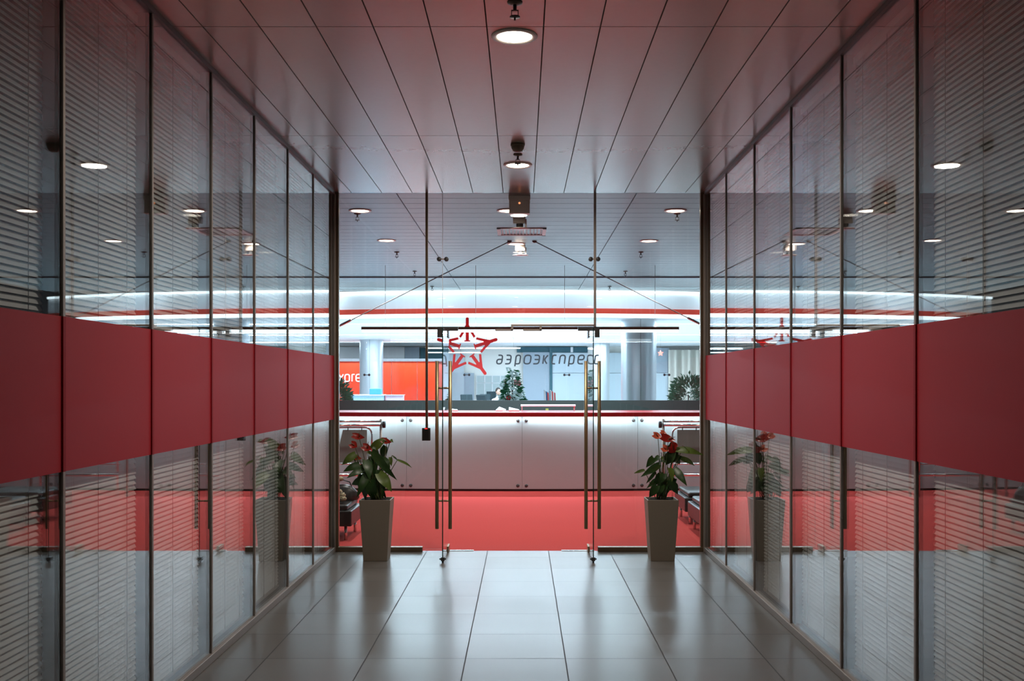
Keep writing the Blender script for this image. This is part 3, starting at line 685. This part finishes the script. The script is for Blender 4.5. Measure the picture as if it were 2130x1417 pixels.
# blue goods counter
d = 29.0; t = thing('display_counter', 'light blue display counter in front of the kiosk', 'counter', (X(750,d), d, 0))
MB().box(X(715,d)-X(750,d), X(800,d)-X(750,d), -.20, .20, 0, Z(822.5,d)).build('body', M['bluew'], t); MB().box(X(713,d)-X(750,d), X(802,d)-X(750,d), -.22, .22, Z(822.5,d), Z(821,d)).build('top', M['white'], t)
o = MB().box(-.16, .16, -.12, .12, 0, .17).build('blue_box', M['blue'], None, .01); o.location = (X(783,d), d-.1, Z(821,d)); tag(o, 'bright blue box standing on the display counter', 'box')
t = thing('goods_rack', 'low rack of small packs in front of the kiosk', 'rack', (X(822,d), d, 0))
MB().box(-.24,.24,-.15,.15,0,Z(822,d)).build('body', stripes('packs', (.35,.18,.25), (.55,.50,.60), 22, 0, .6, 2), t); MB().box(-.26,.26,-.17,.17,Z(822,d),Z(821.4,d)).build('top', M['white'], t)
# office chairs and person by the far windows
def office_chair(px, d, rz, label):
    t = thing('office_chair', label, 'chair', (X(px,d), d, 0), 'office chairs by the far windows', rz)
    MB().obox((0,0,.48), (.46,.46,.08)).build('seat', M['chairs'], t, .02)
    MB().obox((0,.24,.98), (.42,.06,.62), Matrix.Rotation(-.18, 3, 'X')).build('backrest', M['chairs'], t, .02)
    MB().tube([(0,0,.08),(0,0,.45)], .03, 10).build('post', M['black'], t)
    for k in range(5):
        a = k*1.2566; MB().tube([(0,0,.09),(.28*math.cos(a),.28*math.sin(a),.05)], [.025,.018], 8).sphere((.28*math.cos(a),.28*math.sin(a),.03), .03, 8, 6).build('leg', M['black'], t)
office_chair(978, 33.2, .5, 'dark office chair by far windows, next to the doorway')
office_chair(998, 34.0, -.6, 'dark office chair by far windows, angled, middle of the three')
office_chair(1014, 33.0, 2.4, 'dark office chair by far windows, beside the seated person')
o = MB().box(-.17,.17,-.03,.03,0,.30).box(-.03,.03,-.02,.02,-.12,0).box(-.1,.1,-.08,.08,-.13,-.115).build('monitor', M['chairs']); o.location = (X(1022,36.3), 36.3, 1.06); tag(o, 'dark monitor on a desk by the far windows', 'monitor')
t = thing('office_desk', 'white office desk by the far windows', 'desk', (X(1022,36.3), 36.3, 0))
MB().box(-.8,.5,-.3,.35,.89,.93).build('top', M['white'], t)
for sx in (-.75,.45):
    MB().box(sx-.03,sx+.03,-.28,.33,0,.89).build('leg', M['white'], t)
# seated person, one skinned body
def person(px, d):
    t = thing('person', 'person with dark hair and pale shirt sitting by the far windows, partly behind tree', 'person', (X(px,d), d, 0), rz=.4)
    J = [(0,.05,.62,.13),(0,.04,.80,.125),(0,.02,1.0,.145),(0,.0,1.16,.07),(0,-.02,1.24,.055),
         (.19,.0,1.10,.055),(.25,-.06,.86,.042),(.16,-.28,.80,.033),(.12,-.36,.82,.03),(-.19,.0,1.10,.055),(-.25,-.06,.86,.042),(-.16,-.28,.80,.033),(-.12,-.36,.82,.03),
         (.10,.02,.60,.095),(.13,-.40,.58,.07),(.13,-.42,.12,.045),(.13,-.55,.05,.035),(-.10,.02,.60,.095),(-.13,-.40,.58,.07),(-.13,-.42,.12,.045),(-.13,-.55,.05,.035)]
    E = [(0,1),(1,2),(2,3),(3,4),(2,5),(5,6),(6,7),(7,8),(2,9),(9,10),(10,11),(11,12),(0,13),(13,14),(14,15),(15,16),(0,17),(17,18),(18,19),(19,20)]
    me = bpy.data.meshes.new('body'); me.from_pydata([j[:3] for j in J], E, []); o = bpy.data.objects.new('body', me); C.objects.link(o); o.parent = t
    o.modifiers.new('skin', 'SKIN'); o.modifiers.new('sub', 'SUBSURF').render_levels = 2
    for v, j in zip(me.skin_vertices[0].data, J): v.radius = (j[3], j[3])
    me.skin_vertices[0].data[0].use_root = True; me.materials.append(M['shirt'])
    h = MB().sphere((0,-.03,1.36), .10, 16, 12, (.80,.95,1.2)).sphere((0,-.13,1.345), .016, 8, 6, (1,1.2,1.4)).sphere((.083,-.02,1.355), .02, 8, 6, (.5,.8,1.3)).sphere((-.083,-.02,1.355), .02, 8, 6, (.5,.8,1.3))
    h.sphere((.032,-.117,1.37), .011, 8, 6).sphere((-.032,-.117,1.37), .011, 8, 6).build('head', M['skin'], t)
    MB().sphere((0,-.005,1.395), .108, 16, 12, (.84,.94,1.08)).build('hair', M['hair'], t)
    for s in (-1, 1):
        hb = MB().sphere((s*.11,-.38,.83), .038, 10, 8, (.9,1.1,.5))
        for k in range(4): hb.tube([(s*.11+(k-1.5)*.018, -.41, .832), (s*.11+(k-1.5)*.019, -.44-.006*(1.5-abs(k-1.5)), .828), (s*.11+(k-1.5)*.019, -.462, .815)], [.009,.008,.007], 6)
        hb.tube([(s*.075,-.38,.832),(s*.055,-.41,.83),(s*.055,-.43,.822)], [.010,.009,.008], 6); hb.build('hand', M['skin'], t)
    c = thing('office_chair', 'dark office chair under the seated person', 'chair', (X(px,d), d, 0), 'office chairs by the far windows', .4)
    MB().obox((0,.08,.43), (.46,.46,.07)).build('seat', M['chairs'], c, .02); MB().obox((0,.34,.80), (.42,.05,.5)).build('backrest', M['chairs'], c, .02)
    MB().obox((0,.31,.5), (.06,.04,.3)).build('back_support', M['black'], c)
    MB().tube([(0,.05,.02),(0,.05,.40)], .03, 10).build('post', M['black'], c)
    MB().lathe([(0,0),(.25,0),(.24,.03),(0,.05)], (0,.05,0), 20).build('base', M['black'], c)
person(1036, 34.6)

# ------------------------------------------------------------------ lobby furniture
def bench(loc, w, dp, label, flip=False):
    t = thing('lounge_bench', label, 'bench', loc, 'black lobby benches')
    MB().box(0, w, 0, dp, .15, .315).build('base', M['leather'], t, .015)
    MB().box(.045, w-.045, .02, dp-.02, .316, .375).build('cushion', M['leather'], t, .022)
    for x in (.07, w-.07):
        for y in (.06, dp-.06): MB().tube([(x,y,0),(x,y,.15)], .016, 10).build('leg', M['chrome'], t)
    return t
bench((-2.62, 10.78, 0), .83, .72, 'black leather lounge bench behind left planter, bag on it')
bench((1.885, 10.85, 0), .83, .86, 'black leather lounge bench behind right planter, nearer the partition')
bench((1.90, 12.0, 0), .83, .80, 'black leather lounge bench behind right planter, further from the partition')
# bag and cloth on the left bench
o = thing('handbag', 'black handbag lying on the lounge bench behind left planter', 'bag', (-1.955, 11.26, .375))
mb = MB(); prof = [(.15,.0),(.165,.03),(.15,.09),(.115,.14),(.05,.17),(.0,.175)]
vs = []; n = 20
for r, h in prof:
    for k in range(n):
        a = 2*math.pi*k/n; q = 1+.08*math.sin(3*a+h*30); vs.append((r*q*math.cos(a)*1.0, r*q*math.sin(a)*.6, h))
mb.add(vs, [(i*n+k, i*n+(k+1)%n, (i+1)*n+(k+1)%n, (i+1)*n+k) for i in range(len(prof)-1) for k in range(n)] + [tuple(range(n))[::-1]], True)
mb.build('body', M['leather'], o)
MB().tube([(-.09,0,.14),(-.07,-.02,.20),(0,-.03,.225),(.07,-.02,.20),(.09,0,.14)], .007, 8).build('strap', M['black'], o)
mb = MB()
for i in range(7):
    a = i*.9; mb.sphere((.05*math.cos(a)-.01, .04*math.sin(a), .045+.036*i), .062-.004*abs(i-2), 12, 8, (1.15,1,.62))
o = mb.build('scarf', M['striped']); o.location = (-1.975, 10.98, .376); tag(o, 'rumpled cream and black striped scarf on bench beside handbag', 'scarf')
# chrome racks
def rack(s, label):
    d = 15.0; t = thing('tubular_rack', label, 'rack', (s*2.06, d, 0), 'chrome racks flanking the desk')
    u = lambda x: s*x
    def hz(name, z, x0, x1, y, r, m='chrome'): MB().tube([(u(x0),y,z),(u(x1),y,z)], r, 10).build(name, M[m], t)
    hz('top_rail', 1.097, 0, 1.4, 0, .016); hz('front_rail', 1.052, -.02, 1.4, -.22, .018); 
    hz('mid_rail', .70, .25, 1.3, 0, .012); hz('lower_rail', .475, .1, 1.3, 0, .010); hz('foot_rail', .32, .1, 1.3, -.05, .02)
    MB().tube([(0,0,0),(0,0,1.13)], .019, 12).build('post', M['alu'], t); MB().tube([(u(1.4),0,0),(u(1.4),0,1.13)], .019, 12).build('post', M['alu'], t)
    MB().tube([(0,0,1.09),(0,-.22,1.052)], .014, 10).build('side_arm', M['chrome'], t); MB().tube([(u(1.4),0,1.09),(u(1.4),-.22,1.052)], .014, 10).build('side_arm', M['chrome'], t)
    MB().lathe([(0,-.02),(.05,-.02),(.05,.02),(0,.02)], (-u(.045), 0, 1.05), 16, 'x').build('end_cap', M['black'], t)
    fr = [Vector((u(.13),-.02,.0)), Vector((u(.13),-.02,1.01)), Vector((u(1.25),-.02,1.01)), Vector((u(1.25),-.02,.0))]
    MB().tube(fillet(fr, .11), .014, 10).build('hoop', M['chrome'], t)
    MB().poly([(u(.20),-.03,.975),(u(.55),-.03,.975),(u(.66),-.03,.50),(u(.20),-.03,.50)], (0,.008,0)).build('grey_panel', M['greyglass'], t)
    for x in (.27,.47): MB().box(min(u(x),u(x+.012)), max(u(x),u(x+.012)), -.036, -.018, .965, 1.02).build('clip', M['blackgrey'], t)
rack(-1, 'chrome tubular rack with grey panel behind the left planter')
rack(1, 'chrome tubular rack with grey panel behind the right planter')

# ------------------------------------------------------------------ anthuriums
def leaf_mesh(mb, a, b, wd, roll, droop, fold=.25, heart=.30):
    a, b = Vector(a), Vector(b); ax = b-a; l = ax.length; ax.normalize()
    view = Vector((math.sin(roll), -math.cos(roll), .35)).normalized()
    sd = ax.cross(view).normalized(); nn = sd.cross(ax).normalized(); N = 10; vs = []
    for i in range(N+1):
        q = i/N
        w = wd*.5*(math.sin(math.pi*min(1, q*.88+.12)**.72))*(1 if q < .98 else 0)
        c = a + ax*l*q + nn*(droop*l*math.sin(math.pi*q)) 
        back = ax*(-heart*wd*.5*max(0, 1-q*6))
        vs += [c + sd*w + back + nn*w*fold, c, c - sd*w + back + nn*w*fold]
    fs = []
    for i in range(N):
        k = 3*i; fs += [(k, k+1, k+4, k+3), (k+1, k+2, k+5, k+4)]
    mb.add(vs, fs, True)
def curve_pts(a, c, b, n=8):
    a, c, b = Vector(a), Vector(c), Vector(b); return [a*(1-q)**2 + c*2*q*(1-q) + b*q*q for q in [i/n for i in range(n+1)]]
def anthurium(name, cx, zoff, leaves, flowers, label, ox, stick, light=()):
    cy = 9.66; t = thing(name, label, 'potted plant', (cx, cy, 0), 'potted anthuriums before the glass partition')
    pl = MB(); b, tp, hz = .111, .1455, .572
    wall = .012
    vs = [(sx*h, sy*h, z) for h, z in ((b, .0), (tp, hz), (tp-wall, hz), (tp-wall-.006, hz-.05)) for sx, sy in ((-1,-1),(1,-1),(1,1),(-1,1))]
    fs = [(0,3,2,1)] + [(4*i+k, 4*i+(k+1)%4, 4*(i+1)+(k+1)%4, 4*(i+1)+k) for i in range(3) for k in range(4)]
    pl.add(vs, fs); pl.build('planter', M['planter'], t, .004)
    so = MB(); n = 10; h = tp-wall-.004; vs = []
    r = random.Random(ox)
    for i in range(n+1):
        for j in range(n+1): vs.append((-h+2*h*i/n, -h+2*h*j/n, hz-.035+(.02*r.random()+.02 if 0 < i < n and 0 < j < n else 0)))
    so.add(vs, [(i*(n+1)+j, (i+1)*(n+1)+j, (i+1)*(n+1)+j+1, i*(n+1)+j+1) for i in range(n) for j in range(n)], True); so.build('soil', M['soil'], t)
    k = 7.87
    def pt(zx, zy, dy): d = cy+dy; return Vector((X(ox+zx/k, d)-cx, dy, Z(865+zy/k, d)))
    stems = MB(); fol = MB(); lit = MB()
    for i, (ax, ay, bx, by, wd, dy, roll) in enumerate(leaves):
        a, b = pt(ax, ay, dy), pt(bx, by, dy + r.uniform(-.10,.10)); q = wd/k/F*cy
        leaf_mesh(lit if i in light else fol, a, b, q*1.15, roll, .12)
        base = Vector((r.uniform(-.05,.05), r.uniform(-.05,.05), hz-.02)); c = (base+a)/2; c.z = max(a.z, base.z)*.98; c.x = base.x*.4+a.x*.6
        stems.tube(curve_pts(base, (c.x, c.y, (base.z+a.z)/2+.05), a), .0035, 6)
    for (fx, fy, w, h, sx, sy, dy, m) in flowers:
        c = pt(fx, fy, dy); q = w/k/F*cy; base = Vector((r.uniform(-.03,.03), r.uniform(-.03,.03), hz-.02))
        stems.tube(curve_pts(base, (base.x*.3+c.x*.7, dy*.5, (base.z+c.z)/2+.1), c), .003, 6)
        mb = MB(); hh = h/k/F*cy
        a = c + Vector((-q*.5, 0, hh*.35)); b = c + Vector((q*.5, -.02, -hh*.2)); leaf_mesh(mb, a, b, max(hh*1.5, q*.55), .3, -.15, .35, .45)
        f = mb.build('flower', M[m], t); e = pt(sx, sy, dy-.01)
        MB().tube([c, (c+e)/2, e], [.0045,.004,.002], 7).build('spadix', M['spadix'], f)
    if stick: stems.tube([Vector((.0,.0,hz-.02)), pt(*stick, 0)], .005, 6)
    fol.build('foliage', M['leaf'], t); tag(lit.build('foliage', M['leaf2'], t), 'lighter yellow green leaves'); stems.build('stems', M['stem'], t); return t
LL = [(310,625,85,810,110,-.05,.3),(370,800,105,920,105,-.06,.2),(430,880,165,1025,100,-.09,.1),(585,545,830,355,130,.02,.2),(590,580,995,1060,120,-.03,-.3),(690,950,905,1250,160,-.10,.3),
      (905,655,1005,740,28,.05,.5),(995,725,1238,860,40,.05,.6),(805,500,760,710,110,.06,-.2),(565,660,640,800,100,.0,.1),(480,730,540,1060,140,-.04,.4),(640,780,560,1110,150,.03,-.4),(520,930,330,1345,120,-.08,.2),
      (700,890,800,1240,130,-.02,-.2),(450,1040,245,1130,110,-.06,.5),(600,900,700,1350,170,.04,.1),(540,1000,470,1380,160,.0,-.3),(640,1080,760,1380,150,.05,.3),(740,700,880,860,110,.04,.4),(880,680,900,830,60,.06,0),
      (500,590,590,640,50,.02,0),(420,800,480,980,110,.06,.3),(560,1050,610,1390,170,-.05,0),(660,1000,820,1360,120,.08,-.4),(400,960,360,1200,90,.07,.2),(880,400,930,440,50,.06,.1),(590,520,700,640,60,.0,.7),(280,640,310,780,45,.02,.2)]
LR = [(770,560,1215,650,110,-.02,.5),(820,690,1065,825,80,.02,.3),(735,870,940,1155,115,-.06,-.2),(385,685,265,850,105,.03,.2),(480,665,395,775,75,.05,-.2),(480,800,175,1005,105,-.03,.3),(240,890,65,945,45,.02,.4),(420,920,265,1115,50,-.06,.1),
      (490,950,385,1160,95,-.05,.3),(560,950,500,1110,100,-.08,0),(700,610,590,810,150,.0,-.2),(800,640,650,770,130,.03,.2),(650,860,690,1090,95,-.07,.3),(740,1030,640,1230,100,.03,-.4),(440,1140,315,1340,120,-.08,.2),(650,1050,790,1290,110,-.06,-.3),
      (570,1050,540,1340,100,.02,.2),(700,1100,760,1260,110,.06,.1),(560,690,500,720,50,.0,.2),(590,760,470,765,55,-.02,.4),(720,700,830,790,110,.05,.5),(640,480,790,650,120,.03,-.1),(520,620,560,640,50,0,.2),(620,1000,600,1300,120,.06,.5),(430,1050,270,1195,70,.0,.1),(880,510,960,600,80,.0,.6),(520,1100,450,1330,110,-.03,.3)]
anthurium('potted_anthurium', -1.365, 0, LL, [(370,345,200,60,372,275,-.02,'spathe'),(295,495,100,90,232,435,-.04,'spathe'),(510,535,140,90,520,425,-.05,'spathe'),(345,690,150,40,300,640,-.03,'spathe2'),(825,420,170,70,760,400,.03,'spathe')],
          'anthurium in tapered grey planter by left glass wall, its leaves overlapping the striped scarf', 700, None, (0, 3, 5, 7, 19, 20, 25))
anthurium('potted_anthurium', 1.307, 0, LR, [(460,340,130,80,415,285,.0,'spathe2'),(555,285,90,55,600,330,.02,'spathe2'),(635,380,220,95,745,345,-.04,'spathe'),(590,555,90,90,550,510,-.02,'spathe2'),(720,560,110,150,690,420,.02,'spathe')],
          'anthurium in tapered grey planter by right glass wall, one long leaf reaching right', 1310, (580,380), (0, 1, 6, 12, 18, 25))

# ------------------------------------------------------------------ world and view
wd = bpy.data.worlds.new('world'); bpy.context.scene.world = wd; wd.use_nodes = True
wd.node_tree.nodes['Background'].inputs[0].default_value = (.5,.6,.7,1); wd.node_tree.nodes['Background'].inputs[1].default_value = .05
sc = bpy.context.scene
sc.view_settings.view_transform = 'Standard'; sc.view_settings.look = 'None'; sc.view_settings.exposure = 0; sc.view_settings.gamma = 1
sc.view_settings.use_curve_mapping = False
sc.cycles.transparent_max_bounces = 40; sc.cycles.max_bounces = 14; sc.cycles.diffuse_bounces = 5; sc.cycles.glossy_bounces = 8
sc.cycles.use_denoising = True; sc.cycles.sample_clamp_indirect = 6; sc.cycles.caustics_reflective = False
